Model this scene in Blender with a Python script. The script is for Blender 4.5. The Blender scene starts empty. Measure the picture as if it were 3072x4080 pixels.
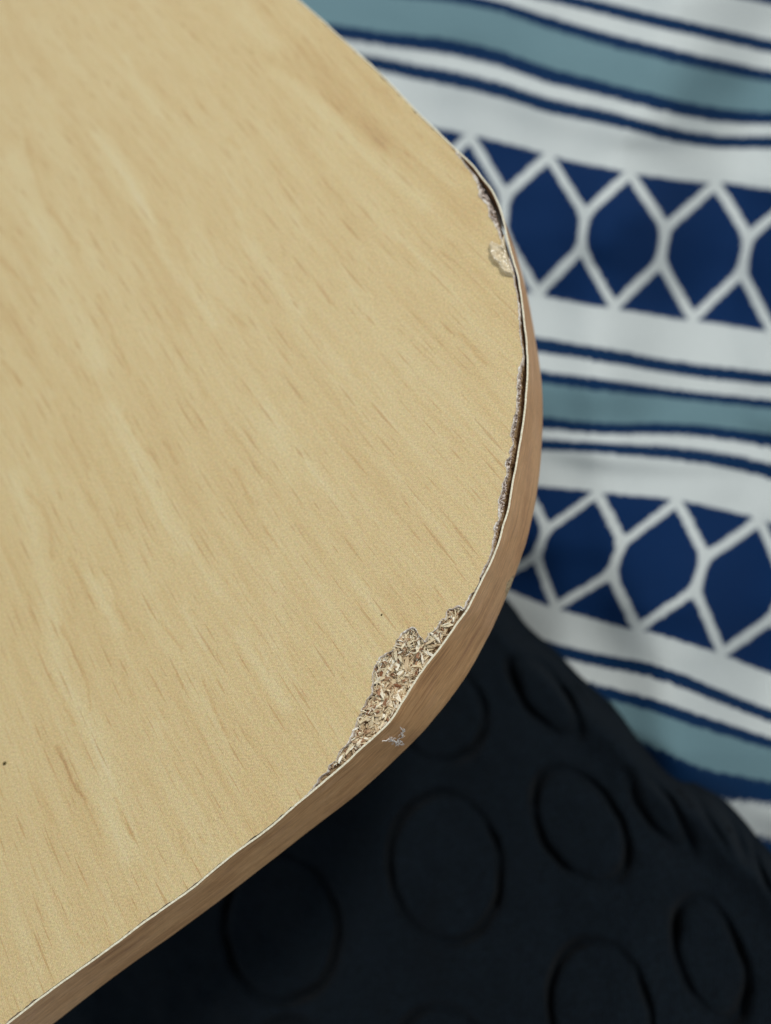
import bpy, bmesh, math, random
import numpy as np
from mathutils import Vector, Matrix, noise as mn
from mathutils.geometry import delaunay_2d_cdt
random.seed(7); rng = np.random.default_rng(7)
S = bpy.context.scene
COL = S.collection

# ---------------------------------------------------------------- camera
W0, H0, FPX = 3072.0, 4080.0, 3100.0          # photo size and focal length in its pixels
TILT, AZ = 1650.0, math.radians(46)           # where the table normal vanishes
CH = 0.103                                    # camera height over the table top, m
THICK = 0.016                                 # board thickness
_n = np.array([TILT*math.cos(AZ), TILT*math.sin(AZ), FPX]); DD = _n/np.linalg.norm(_n)
XX = np.array([1., 0, 0])-DD[0]*DD; XX /= np.linalg.norm(XX); YY = np.cross(-DD, XX)
CX, CY = W0/2, H0/2
def U(px, py, z=0.0):
    """world point where the sight line of a photo pixel meets height z"""
    px = np.asarray(px, float); py = np.asarray(py, float); z = np.asarray(z, float)+0*px
    q = np.stack([px-CX, py-CY, np.full(px.shape, FPX)], -1)
    P = q*((CH-z)/(q@DD))[..., None]
    return np.stack([P@XX, P@YY, z], -1)
cam_d = bpy.data.cameras.new('camera'); cam = bpy.data.objects.new('camera', cam_d); COL.objects.link(cam)
S.camera = cam
cam_d.sensor_fit = 'VERTICAL'; cam_d.sensor_height = 24; cam_d.sensor_width = 18
cam_d.lens = FPX/H0*24
cam_d.clip_start = 0.005; cam_d.clip_end = 20
def w_of(c): return Vector((float(np.dot(c, XX)), float(np.dot(c, YY)), float(-np.dot(c, DD))))
r_, u_, b_ = w_of((1, 0, 0)), w_of((0, -1, 0)), w_of((0, 0, -1))
cam.matrix_world = Matrix(((r_.x, u_.x, b_.x, 0), (r_.y, u_.y, b_.y, 0), (r_.z, u_.z, b_.z, CH), (0, 0, 0, 1)))
cam_d.dof.use_dof = True
cam_d.dof.focus_distance = 0.1085
cam_d.dof.aperture_fstop = cam_d.lens/2.15

# ---------------------------------------------------------------- world, lamps, exposure
w = bpy.data.worlds.new('World'); S.world = w; w.use_nodes = True
bg = w.node_tree.nodes['Background']; bg.inputs[0].default_value = (0.82, 0.92, 1.0, 1); bg.inputs[1].default_value = 0.39
def area(name, loc, target, size, power, col):
    d = bpy.data.lights.new(name, 'AREA'); d.shape = 'DISK'; d.size = size; d.energy = power; d.color = col
    o = bpy.data.objects.new(name, d); COL.objects.link(o); o.location = loc
    o.rotation_euler = (Vector(target)-Vector(loc)).to_track_quat('-Z', 'Y').to_euler(); return o
area('ceiling_lamp', (0.80, 0.62, 1.40), (0, 0.05, 0), 0.26, 17.3, (1.0, 0.965, 0.90))
area('tube_lamp', (-0.6, 1.0, 1.5), (0, 0.05, 0), 0.35, 8.0, (0.90, 0.96, 1.0))
S.view_settings.view_transform = 'Standard'; S.view_settings.look = 'None'
S.view_settings.exposure = 0.0; S.view_settings.gamma = 1.0; S.view_settings.use_curve_mapping = False

# ---------------------------------------------------------------- helpers
def link(name, me, mats, parent=None, smooth=False):
    o = bpy.data.objects.new(name, me); COL.objects.link(o)
    for m in (mats if isinstance(mats, (list, tuple)) else [mats]): me.materials.append(m)
    if parent: o.parent = parent
    if smooth: me.shade_smooth()
    return o
def mesh(name, v, f):
    me = bpy.data.meshes.new(name); me.from_pydata([tuple(map(float, p)) for p in v], [], f); me.update(); return me
def empty(name, loc=(0, 0, 0)):
    o = bpy.data.objects.new(name, None); COL.objects.link(o); o.location = loc; o.empty_display_size = .01; return o
def tag(o, label, cat, group=None):
    o['label'] = label; o['category'] = cat
    if group: o['group'] = group
    return o
def spline(pts, n=8):
    p = np.array(pts, float); p = np.vstack([2*p[0]-p[1], p, 2*p[-1]-p[-2]]); out = []
    for i in range(1, len(p)-2):
        for t in np.linspace(0, 1, n, endpoint=False):
            a, b, c, d = p[i-1], p[i], p[i+1], p[i+2]
            out.append(.5*((2*b)+(c-a)*t+(2*a-5*b+4*c-d)*t*t+(3*b-a-3*c+d)*t**3))
    out.append(p[-2]); return np.array(out)
def resample(p, step):
    s = np.r_[0, np.cumsum(np.linalg.norm(np.diff(p, axis=0), axis=1))]
    n = max(2, int(s[-1]/step)+1); t = np.linspace(0, s[-1], n)
    return np.stack([np.interp(t, s, p[:, k]) for k in range(p.shape[1])], -1), t
def smooth1(a, k):
    w_ = np.hanning(k+2)[1:-1]; w_ /= w_.sum(); h = k//2
    if a.ndim == 1: return np.convolve(np.pad(a, h, mode='edge'), w_, 'valid')
    return np.stack([smooth1(a[:, i], k) for i in range(a.shape[1])], -1)
def sstep(x, a, b): t = np.clip((x-a)/(b-a), 0, 1); return t*t*(3-2*t)
def vnoise(x, y, seed=0):
    """smooth value noise on arrays"""
    xi = np.floor(x).astype(np.int64); yi = np.floor(y).astype(np.int64); fx = x-xi; fy = y-yi
    fx = fx*fx*(3-2*fx); fy = fy*fy*(3-2*fy)
    def h(a, b):
        n = (a*374761393+b*668265263+seed*1442695041) & 0x7fffffff
        n = ((n ^ (n >> 13))*1274126177) & 0x7fffffff
        n = (n ^ (n >> 16)) & 0xffff
        return n/65535.0
    return ((h(xi, yi)*(1-fx)+h(xi+1, yi)*fx)*(1-fy)+(h(xi, yi+1)*(1-fx)+h(xi+1, yi+1)*fx)*fy)*2-1
def dist_poly(px, py, pl):
    """distance of points to a polyline"""
    d = np.full(px.shape, 1e9)
    for a, b in zip(pl[:-1], pl[1:]):
        ab = b-a; L = ab@ab+1e-18
        t = np.clip(((px-a[0])*ab[0]+(py-a[1])*ab[1])/L, 0, 1)
        d = np.minimum(d, np.hypot(px-a[0]-t*ab[0], py-a[1]-t*ab[1]))
    return d
def in_poly(px, py, poly):
    c = np.zeros(px.shape, bool)
    x0, y0 = poly[-1]
    for x1, y1 in poly:
        if y0 != y1:
            m = ((y1 > py) != (y0 > py)) & (px < (x0-x1)*(py-y1)/(y0-y1)+x1)
            c ^= m
        x0, y0 = x1, y1
    return c

class NT:
    def __init__(s, name):
        s.m = bpy.data.materials.new(name); s.m.use_nodes = True; s.t = s.m.node_tree; s.n = s.t.nodes
        s.b = s.n['Principled BSDF']
    def new(s, typ, **kw):
        x = s.n.new(typ)
        for k, v in kw.items(): setattr(x, k, v)
        return x
    def put(s, sock, v):
        if isinstance(v, bpy.types.NodeSocket): s.t.links.new(v, sock)
        else: sock.default_value = v
    def math(s, op, a, b=0.0, c=None, clamp=False):
        x = s.new('ShaderNodeMath', operation=op, use_clamp=clamp); s.put(x.inputs[0], a); s.put(x.inputs[1], b)
        if c is not None: s.put(x.inputs[2], c)
        return x.outputs[0]
    def mix(s, fac, a, b, mode='MIX'):
        x = s.new('ShaderNodeMix', data_type='RGBA', blend_type=mode); s.put(x.inputs[0], fac); s.put(x.inputs[6], a); s.put(x.inputs[7], b)
        return x.outputs[2]
    def ss(s, v, a, b, lo=0.0, hi=1.0):
        x = s.new('ShaderNodeMapRange', interpolation_type='SMOOTHSTEP')
        s.put(x.inputs[0], v); x.inputs[1].default_value = a; x.inputs[2].default_value = b; x.inputs[3].default_value = lo; x.inputs[4].default_value = hi
        return x.outputs[0]
    def noise(s, vec, scale, detail=2.0, rough=.5, color=False, dist=0.0):
        x = s.new('ShaderNodeTexNoise'); x.inputs['Scale'].default_value = scale; x.inputs['Detail'].default_value = detail
        x.inputs['Roughness'].default_value = rough; x.inputs['Distortion'].default_value = dist
        if vec is not None: s.put(x.inputs['Vector'], vec)
        return x.outputs[1 if color else 0]
    def mapping(s, vec, scale=(1, 1, 1), rot=(0, 0, 0), loc=(0, 0, 0)):
        x = s.new('ShaderNodeMapping'); s.put(x.inputs[0], vec); x.inputs[1].default_value = loc; x.inputs[2].default_value = rot; x.inputs[3].default_value = scale
        return x.outputs[0]
    def bump(s, h, strength, dist):
        x = s.new('ShaderNodeBump'); s.put(x.inputs['Height'], h); x.inputs['Strength'].default_value = strength; x.inputs['Distance'].default_value = dist
        s.t.links.new(x.outputs[0], s.b.inputs['Normal'])
    def sep(s, vec):
        x = s.new('ShaderNodeSeparateXYZ'); s.put(x.inputs[0], vec); return x.outputs
    def obj(s): return s.new('ShaderNodeTexCoord').outputs['Object']
    def uv(s): return s.new('ShaderNodeTexCoord').outputs['UV']
    def out(s, col, rough=.6, spec=.3):
        s.put(s.b.inputs['Base Color'], col); s.put(s.b.inputs['Roughness'], rough); s.b.inputs['Specular IOR Level'].default_value = spec
        return s.m
def C(r, g, b):  # sRGB bytes to linear
    f = lambda c: (c/255)/12.92 if c/255 <= .04045 else ((c/255+.055)/1.055)**2.4
    return (f(r), f(g), f(b), 1)

# ---------------------------------------------------------------- materials
def mat_laminate():
    s = NT('beech_print_laminate'); uv = s.uv()          # uv in metres: x along the grain, y across
    at = s.new('ShaderNodeAttribute', attribute_name='grain').outputs['Fac']
    mm = s.mapping(uv, (1000, 1000, 1000))
    warp = s.noise(s.mapping(mm, (.025, .09, 1)), 1, 2, color=True)
    wv = s.new('ShaderNodeVectorMath', operation='MULTIPLY_ADD'); s.put(wv.inputs[0], warp); wv.inputs[1].default_value = (6, 1.3, 0); s.put(wv.inputs[2], mm)
    v = wv.outputs[0]
    broad = s.noise(s.mapping(v, (.018, .26, 1)), 1, 3, .55)
    mid = s.noise(s.mapping(v, (.09, 1.1, 1), loc=(7, 3, 0)), 1, 2, .5)
    fine = s.noise(s.mapping(v, (.35, 4.2, 1), loc=(1, 9, 0)), 1, 3, .6)
    dash = None
    for kx, ky, wd, of in ((.080, .40, .060, 3.0), (.125, .60, .045, 41.0)):   # short pores: one per stretched cell
        vs = s.mapping(v, (kx, ky, 1), loc=(of, of, 0))
        vo = s.new('ShaderNodeTexVoronoi', voronoi_dimensions='2D'); vo.inputs['Scale'].default_value = 1; vo.inputs['Randomness'].default_value = .9; s.put(vo.inputs['Vector'], vs)
        df = s.new('ShaderNodeVectorMath', operation='SUBTRACT'); s.put(df.inputs[0], vs); s.put(df.inputs[1], vo.outputs['Position'])
        dx, dy, _ = s.sep(df.outputs[0]); c1, c2, c3 = s.sep(vo.outputs['Color'])
        ad = s.math('ABSOLUTE', s.math('ADD', dy, s.math('MULTIPLY', s.math('MULTIPLY', dx, dx), .12)))
        ln = s.math('MULTIPLY_ADD', c1, .32, .14); ax = s.math('DIVIDE', s.math('ABSOLUTE', dx), ln)
        wdt = s.math('MULTIPLY', s.math('SUBTRACT', 1.0, ax, clamp=True), s.math('MULTIPLY_ADD', c2, wd, wd*.7))
        m = s.math('MULTIPLY', s.ss(s.math('DIVIDE', ad, s.math('ADD', wdt, .0001)), .4, 1.5, 1, 0), s.ss(ax, .8, 1.0, 1, 0))
        m = s.math('MULTIPLY', m, s.ss(c3, .15, .8)); dash = m if dash is None else s.math('MAXIMUM', dash, m)
    tone = s.math('ADD', s.math('MULTIPLY_ADD', broad, .80, -.40), s.math('MULTIPLY_ADD', mid, .36, -.18))
    tone = s.math('ADD', tone, s.math('MULTIPLY_ADD', fine, .5, -.25))
    lines = s.noise(s.mapping(v, (.035, 1.9, 1), loc=(13, 2, 0)), 1, 3, .6)
    tone = s.math('ADD', tone, s.math('MULTIPLY_ADD', lines, .40, -.20))
    tone = s.math('ADD', tone, s.math('MULTIPLY', at, .5))
    # print weave: two crossed fine thread directions, slightly irregular
    o = s.mapping(s.obj(), (1000, 1000, 1000))
    jit = s.noise(s.mapping(o, (.9, .9, 1)), 1, 2, color=True)
    jv = s.new('ShaderNodeVectorMath', operation='MULTIPLY_ADD'); s.put(jv.inputs[0], jit); jv.inputs[1].default_value = (.28, .28, 0); s.put(jv.inputs[2], s.mapping(o, rot=(0, 0, .13)))
    x, y, _ = s.sep(jv.outputs[0])
    wx = s.math('SINE', s.math('MULTIPLY', x, 2*math.pi/.36)); wy = s.math('SINE', s.math('MULTIPLY', y, 2*math.pi/.36))
    weave = s.math('MULTIPLY', wx, wy); weave2 = s.math('ADD', wx, wy)
    spk = s.noise(o, 4.5, 2, .75)
    spk2 = s.noise(s.mapping(o, loc=(9, 9, 9)), 2.6, 1, .5, color=True)
    ramp = s.new('ShaderNodeValToRGB'); cr = ramp.color_ramp
    cr.elements[0].position = .0; cr.elements[0].color = C(170, 134, 92)
    cr.elements[1].position = 1.; cr.elements[1].color = C(213, 199, 165)
    for p, c in ((.25, C(193, 164, 114)), (.45, C(202, 178, 129)), (.65, C(207, 188, 142))):
        e = cr.elements.new(p); e.color = c
    s.put(ramp.inputs[0], s.math('MULTIPLY_ADD', tone, .62, .47, clamp=True))
    col = s.mix(s.math('MULTIPLY', dash, .47), ramp.outputs[0], C(170, 128, 78))
    k = s.math('MULTIPLY_ADD', weave, .045, 1.0); k = s.math('MULTIPLY_ADD', weave2, .022, k)
    k = s.math('ADD', k, s.math('ADD', s.math('MULTIPLY_ADD', spk, 1.1, -.55), s.math('MULTIPLY_ADD', s.noise(s.mapping(o, loc=(5, 2, 0)), 2.7, 1, .6), .44, -.22)))
    hs = s.mix(1.0, col, k, 'MULTIPLY')
    hs = s.mix(.10, hs, spk2, 'OVERLAY')
    s.bump(s.math('ADD', weave, s.math('MULTIPLY', spk, 1.5)), .22, .00004)
    s.put(s.b.inputs['Roughness'], s.math('MULTIPLY_ADD', spk, .3, .38))
    s.put(s.b.inputs['Base Color'], hs); s.b.inputs['Specular IOR Level'].default_value = .35
    return s.m
def mat_band():
    s = NT('wood_print_edge_band'); mm = s.mapping(s.uv(), (1000, 1000, 1000))
    st = s.noise(s.mapping(mm, (.07, 4.2, 1)), 1, 3, .7); st2 = s.noise(s.mapping(mm, (.05, 1.1, 1), loc=(4, 4, 0)), 1, 2)
    st3 = s.noise(s.mapping(mm, (.25, 2.7, 1), loc=(9, 1, 0)), 1, 2)
    bl = s.noise(s.mapping(mm, (.10, .18, 1)), 1, 3)
    t = s.math('ADD', s.math('MULTIPLY', st, .45), s.math('ADD', s.math('MULTIPLY', st2, .3), s.math('MULTIPLY', bl, .25)))
    ramp = s.new('ShaderNodeValToRGB'); cr = ramp.color_ramp
    cr.elements[0].position = .33; cr.elements[0].color = C(146, 98, 60)
    cr.elements[1].position = .68; cr.elements[1].color = C(224, 180, 130)
    e = cr.elements.new(.5); e.color = C(203, 154, 104)
    s.put(ramp.inputs[0], t)
    dk = s.ss(st3, .62, .72)
    col = s.mix(s.math('MULTIPLY', dk, .4), ramp.outputs[0], C(112, 74, 50))
    pk = s.ss(s.noise(s.mapping(mm, (.16, .35, 1), loc=(0, 7, 0)), 1, 2), .5, .75)
    col = s.mix(s.math('MULTIPLY', pk, .08), col, C(212, 172, 158))
    sp = s.noise(s.mapping(mm, (.5, 3.2, 1)), 1, 3, .75)
    col = s.mix(1.0, col, s.math('MULTIPLY_ADD', sp, 1.3, .38), 'MULTIPLY')
    s.bump(s.math('ADD', st, s.math('MULTIPLY', sp, .4)), .35, .00008)
    return s.out(col, .5, .35)
def mat_plain(name, c1, c2, scale, rough=.75, bump=.0, dist=.0001, spec=.2, detail=3):
    s = NT(name); n = s.noise(s.mapping(s.obj(), (1000, 1000, 1000)), scale, detail, .65)
    r = s.ss(n, .33, .67); col = s.mix(r, c1, c2)
    if bump: s.bump(n, bump, dist)
    return s.out(col, rough, spec)
def mat_chip():
    s = NT('wood_particle'); g = s.new('ShaderNodeNewGeometry').outputs['Random Per Island']; oi = s.new('ShaderNodeObjectInfo').outputs['Random']
    r = s.math('FRACT', s.math('ADD', s.math('MULTIPLY', g, 7.3), s.math('MULTIPLY', oi, 5.1)))
    ramp = s.new('ShaderNodeValToRGB'); cr = ramp.color_ramp; cr.interpolation = 'LINEAR'
    cr.elements[0].position = 0; cr.elements[0].color = C(134, 92, 66)
    cr.elements[1].position = 1; cr.elements[1].color = C(250, 246, 230)
    for p, c in ((.10, C(166, 126, 98)), (.22, C(202, 178, 144)), (.5, C(222, 206, 172)), (.72, C(234, 220, 188))):
        e = cr.elements.new(p); e.color = c
    s.put(ramp.inputs[0], r)
    mm = s.mapping(s.obj(), (1000, 1000, 1000))
    n = s.noise(s.mapping(mm, (2., 7, 7)), 1, 3, .6)
    col = s.mix(1.0, ramp.outputs[0], s.math('MULTIPLY_ADD', n, 1.1, .48), 'MULTIPLY')
    s.bump(n, .8, .00012)
    return s.out(col, .95, .04)
def mat_core():
    s = NT('particleboard_core'); mm = s.mapping(s.obj(), (1000, 1000, 1000))
    v = s.new('ShaderNodeTexVoronoi'); v.inputs['Scale'].default_value = 1.6; s.put(v.inputs['Vector'], s.mapping(mm, (1, 2.1, 1), rot=(0, 0, .8)))
    n = s.noise(mm, 2.5, 4, .7); hue = s.sep(v.outputs['Color'])[0]
    ramp = s.new('ShaderNodeValToRGB'); cr = ramp.color_ramp
    cr.elements[0].position = .1; cr.elements[0].color = C(118, 90, 66)
    cr.elements[1].position = .9; cr.elements[1].color = C(218, 196, 156)
    s.put(ramp.inputs[0], s.math('ADD', s.math('MULTIPLY', hue, .5), s.math('MULTIPLY', n, .5)))
    s.bump(s.math('ADD', n, s.math('MULTIPLY', v.outputs['Distance'], .6)), .8, .0003)
    return s.out(ramp.outputs[0], .85, .1)
def mat_print():
    s = NT('striped_cotton_print'); u, v, _ = s.sep(s.uv())
    jn = s.noise(s.uv(), 9, 2); v = s.math('ADD', v, s.math('MULTIPLY_ADD', jn, .10, -.05))
    fz = s.noise(s.mapping(s.obj(), (1000, 1000, 1000)), .9, 2, .6, color=True); fx, fy, _ = s.sep(fz)
    v = s.math('ADD', v, s.math('MULTIPLY_ADD', fy, .34, -.17)); u = s.math('ADD', u, s.math('MULTIPLY_ADD', fx, .07, -.035))
    P = 16.9
    vm = s.math('SUBTRACT', v, s.math('MULTIPLY', s.math('FLOOR', s.math('DIVIDE', v, P)), P))
    e = .05
    def stripe(c, h):
        return s.ss(s.math('ABSOLUTE', s.math('SUBTRACT', vm, c)), h-e, h+e, 1, 0)
    navy = C(2, 38, 80); deep = C(3, 40, 76); white = C(197, 203, 202); teal = C(104, 133, 141)
    blue = None
    for c, h in ((9.75, .36), (11.25, .28), (13.35, .29), (14.5, .31)):
        m = stripe(c, h); blue = m if blue is None else s.math('MAXIMUM', blue, m)
    tl = stripe(12.3, 1.0)
    fu = s.math('ABSOLUTE', s.math('SUBTRACT', s.math('FRACT', s.math('ADD', u, .5)), .5))     # 0 at cell axis, .5 at the neck
    up = s.math('MULTIPLY_ADD', fu, 5.0, .1); lo = s.math('MULTIPLY_ADD', fu, -5.4, 7.1)
    LW = .245
    d1 = s.math('MULTIPLY', s.math('ABSOLUTE', s.math('SUBTRACT', vm, up)), .643)
    d2 = s.math('MULTIPLY', s.math('ABSOLUTE', s.math('SUBTRACT', vm, lo)), .62)
    neckx = s.math('MULTIPLY', s.math('SUBTRACT', .5, fu), 4.2)
    necky = s.math('MAXIMUM', s.math('SUBTRACT', 2.55, vm), s.math('SUBTRACT', vm, 4.45))
    d3 = s.math('MAXIMUM', neckx, necky)
    d = s.math('SMOOTH_MIN', s.math('SMOOTH_MIN', d1, d2, .3), d3, .45)
    net = s.ss(d, LW-e, LW+e, 1, 0)
    inside = s.math('MULTIPLY', s.ss(vm, -.02, .1), s.ss(vm, 7.12, 7.24, 1, 0))
    # the floor() seam at v=0 lies on the band's straight upper edge
    pat = s.math('MULTIPLY', inside, s.math('SUBTRACT', 1.0, net))
    th = s.mapping(s.obj(), (1000, 1000, 1000), rot=(0, 0, .25))
    x, y, _ = s.sep(th)
    wv = s.math('MULTIPLY', s.math('SINE', s.math('MULTIPLY', x, 2*math.pi/.6)), s.math('SINE', s.math('MULTIPLY', y, 2*math.pi/.6)))
    n = s.noise(th, 2.6, 3, .85)
    col = s.mix(tl, white, teal); col = s.mix(blue, col, deep); col = s.mix(pat, col, navy)
    k = s.math('ADD', s.math('MULTIPLY_ADD', wv, .05, 1.0), s.math('MULTIPLY_ADD', n, .8, -.4))
    col = s.mix(1.0, col, k, 'MULTIPLY')
    s.bump(s.math('ADD', wv, n), .3, .0002)
    return s.out(col, .85, .15)
def mat_black():
    s = NT('black_quilted_fabric'); mm = s.mapping(s.obj(), (1000, 1000, 1000), rot=(0, 0, .1))
    x, y, _ = s.sep(mm)
    rib = s.math('SINE', s.math('ADD', s.math('MULTIPLY', x, 2*math.pi/.8), s.math('MULTIPLY', s.noise(mm, .3, 2), 5)))
    n = s.noise(mm, 1.6, 3, .8); n2 = s.noise(mm, 2.5, 1, .5, color=True)
    base = s.mix(s.ss(n, .3, .7), C(4, 9, 14), C(18, 28, 37)); base = s.mix(.25, base, n2, 'SOFT_LIGHT')
    s.bump(s.math('ADD', s.math('MULTIPLY', rib, .5), n), .5, .0003)
    s.b.inputs['Sheen Weight'].default_value = .02; s.b.inputs['Sheen Roughness'].default_value = .5
    return s.out(base, .9, .12)
def mat_glue():
    s = NT('clear_dried_glue'); n = s.noise(s.mapping(s.obj(), (1000, 1000, 1000)), 1.3, 3)
    s.bump(n, 1.0, .0006); s.b.inputs['Transmission Weight'].default_value = .12; s.b.inputs['IOR'].default_value = 1.45
    s.b.inputs['Coat Weight'].default_value = 1; s.b.inputs['Coat Roughness'].default_value = .08
    return s.out(C(232, 212, 174), .09, .8)
M_LAM, M_BAND, M_CHIP, M_CORE, M_PRINT, M_BLACK, M_GLUE = mat_laminate(), mat_band(), mat_chip(), mat_core(), mat_print(), mat_black(), mat_glue()
M_RIM = mat_plain('pale_cut_rim', C(206, 196, 168), C(236, 230, 208), 3.0, .6, .3)
M_PAPER = mat_plain('torn_grey_paper', C(186, 170, 154), C(238, 232, 222), 2.2, .8, .6, .0002)
M_CRUMB = mat_plain('grey_crushed_core', C(158, 140, 130), C(232, 218, 206), 2.0, .85, .8, .0003)
M_LINT = mat_plain('white_lint', C(236, 230, 222), C(248, 244, 238), 1.0, .7)
M_SPECK = mat_plain('dark_grit', C(52, 44, 22), C(84, 72, 36), 3.0, .7, .5)
M_UNDER = mat_plain('grey_underside_paper', C(150, 142, 128), C(168, 160, 146), 1.0, .8)

# ---------------------------------------------------------------- traced edges (photo pixels)
TPX = [(1190,0),(1280,78),(1352,144),(1424,210),(1490,270),(1556,336),(1628,408),(1688,474),(1742,522),(1820,600),(1881,655),(1924,710),(1960,760),(1986,815),(2004,869),(2018,934),(2032,988),(2050,1050),(2065,1097),(2074,1151),(2081,1200),(2089,1275),(2098,1349),(2102,1424),(2101,1498),(2096,1573),(2090,1648),(2079,1722),(2066,1797),(2054,1872),(2041,1936),(2034,1991),(2024,2036),(2006,2086),(1992,2145),(1974,2195),(1954,2245),(1925,2300),(1891,2367),(1863,2425),(1839,2458),(1805,2506),(1771,2555),(1733,2607),(1695,2655),(1656,2713),(1623,2766),(1594,2809),(1575,2843),(1555,2871),(1527,2900),(1488,2939),(1440,2982),(1378,3040),(1310,3097),(1244,3155),(1176,3211),(1076,3295),(975,3371),(857,3463),(756,3547),(588,3665),(454,3766),(336,3850),(218,3934),(109,4018),(50,4066)]
BPX = [(2015,909),(2047,988),(2069,1064),(2094,1151),(2112,1241),(2126,1324),(2138,1399),(2152,1474),(2158,1548),(2162,1638),(2159,1722),(2154,1822),(2146,1906),(2138,1966),(2128,2021),(2116,2086),(2098,2145),(2084,2205),(2064,2255),(2046,2300),(2003,2410),(1968,2487),(1935,2550),(1896,2627),(1863,2684),(1824,2742),(1781,2799),(1733,2857),(1680,2919),(1618,2982),(1565,3030),(1498,3097),(1440,3145),(1392,3188),(1260,3285),(1126,3392),(992,3494),(882,3581),(756,3673),(689,3723),(546,3822),(420,3914),(311,3998),(227,4066)]
# torn edge of the laminate where it has pulled away from the edge band, upper stretch then the big chipped-out bay
CUT1 = [(1820,607),(1862,668),(1887,700),(1900,722),(1909,752),(1915,762),(1908,778),(1928,800),(1944,812),(1950,834),(1948,862),(1962,878),(1972,888),(1980,912),(1990,922),(1993,945),(2005,975),(2016,1010),(2034,1050),(2047,1095),(2050,1135),(2060,1165),(2068,1225),(2071,1300),(2074,1360),(2083,1400),(2085,1436),(2072,1465),(2070,1484),(2060,1505),(2066,1520),(2058,1545),(2064,1565),(2058,1598),(2060,1625),(2056,1650),(2046,1660),(2050,1678),(2038,1700),(2040,1717),(2034,1735),(2042,1752),(2044,1772),(2030,1800),(2034,1817),(2018,1835),(2014,1855),(2022,1870),(2020,1897),(2008,1915),(1999,1936),(2003,1950),(1994,1976),(1984,2000),(1990,2021),(1986,2045),(1990,2068),(1972,2092),(1968,2105),(1972,2122),(1967,2145),(1960,2195),(1940,2246),(1912,2300)]
CUT2 = [(1879,2362),(1852,2414),(1846,2430),(1836,2418),(1824,2416),(1806,2426),(1791,2423),(1776,2440),(1782,2452),(1777,2466),(1762,2468),(1752,2480),(1742,2494),(1740,2511),(1722,2516),(1708,2526),(1704,2542),(1693,2557),(1684,2544),(1672,2528),(1656,2508),(1642,2496),(1634,2508),(1618,2510),(1606,2518),(1600,2532),(1582,2552),(1574,2570),(1570,2588),(1548,2600),(1530,2610),(1515,2618),(1508,2634),(1492,2650),(1488,2672),(1482,2699),(1486,2722),(1480,2742),(1484,2761),(1470,2776),(1461,2788),(1456,2806),(1444,2823),(1436,2846),(1424,2864),(1420,2886),(1409,2906),(1402,2930),(1388,2950),(1386,2966),(1364,2982),(1352,2994),(1348,3012),(1340,3030),(1318,3042),(1308,3052),(1304,3072),(1288,3088),(1268,3102),(1262,3122),(1244,3142),(1228,3160),(1212,3178)]
MM = .001
T2, _ = resample(U(*spline(TPX).T)[:, :2], .0004)
def extend(p, l0, l1):
    a = p[0]+(p[0]-p[20])/np.linalg.norm(p[0]-p[20])*l0; b = p[-1]+(p[-1]-p[-30])/np.linalg.norm(p[-1]-p[-30])*l1
    return np.vstack([a, p, b])
T2, TS = resample(smooth1(extend(T2, .12, .12), 7), .0004)
tan = smooth1(np.gradient(T2, axis=0), 9); tan /= np.linalg.norm(tan, axis=1)[:, None]
nrm = np.stack([-tan[:, 1], tan[:, 0]], -1)
inner_pt = U(600., 1800.)[:2]
if ((T2[len(T2)//2]-inner_pt)@nrm[len(T2)//2]) < 0: nrm = -nrm
# lean of the band: its lower edge against its upper edge
Bw, _ = resample(U(*spline(BPX).T, -THICK)[:, :2], .0002)
ymid = None
TSM = smooth1(T2, 121); tS = np.gradient(TSM, axis=0); tS /= np.linalg.norm(tS, axis=1)[:, None]; nS = np.stack([-tS[:, 1], tS[:, 0]], -1)
if (nS[len(T2)//2]@nrm[len(T2)//2]) < 0: nS = -nS
Bw = smooth1(Bw, 61)
lean = np.full(len(T2), np.nan)
for i in range(len(T2)):
    d = Bw-T2[i]; c_ = np.abs(d@tS[i]); far = np.linalg.norm(d, axis=1) > .012; c_[far] = 1
    j = int(np.argmin(c_))
    if c_[j] < .0003: lean[i] = d[j]@nS[i]
ok = np.where(~np.isnan(lean))[0]; lean = np.interp(np.arange(len(T2)), ok, lean[ok])
lean[:ok[0]] = lean[ok[0]]*np.exp(-(ok[0]-np.arange(ok[0]))/60.)
lean = smooth1(lean, 13)

# ---------------------------------------------------------------- the table corner
table = tag(empty('tabletop', (0, 0, 0)), 'pale beech laminate tabletop corner with a rounded, chipped edge and its edge band peeling off', 'tabletop')
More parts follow.
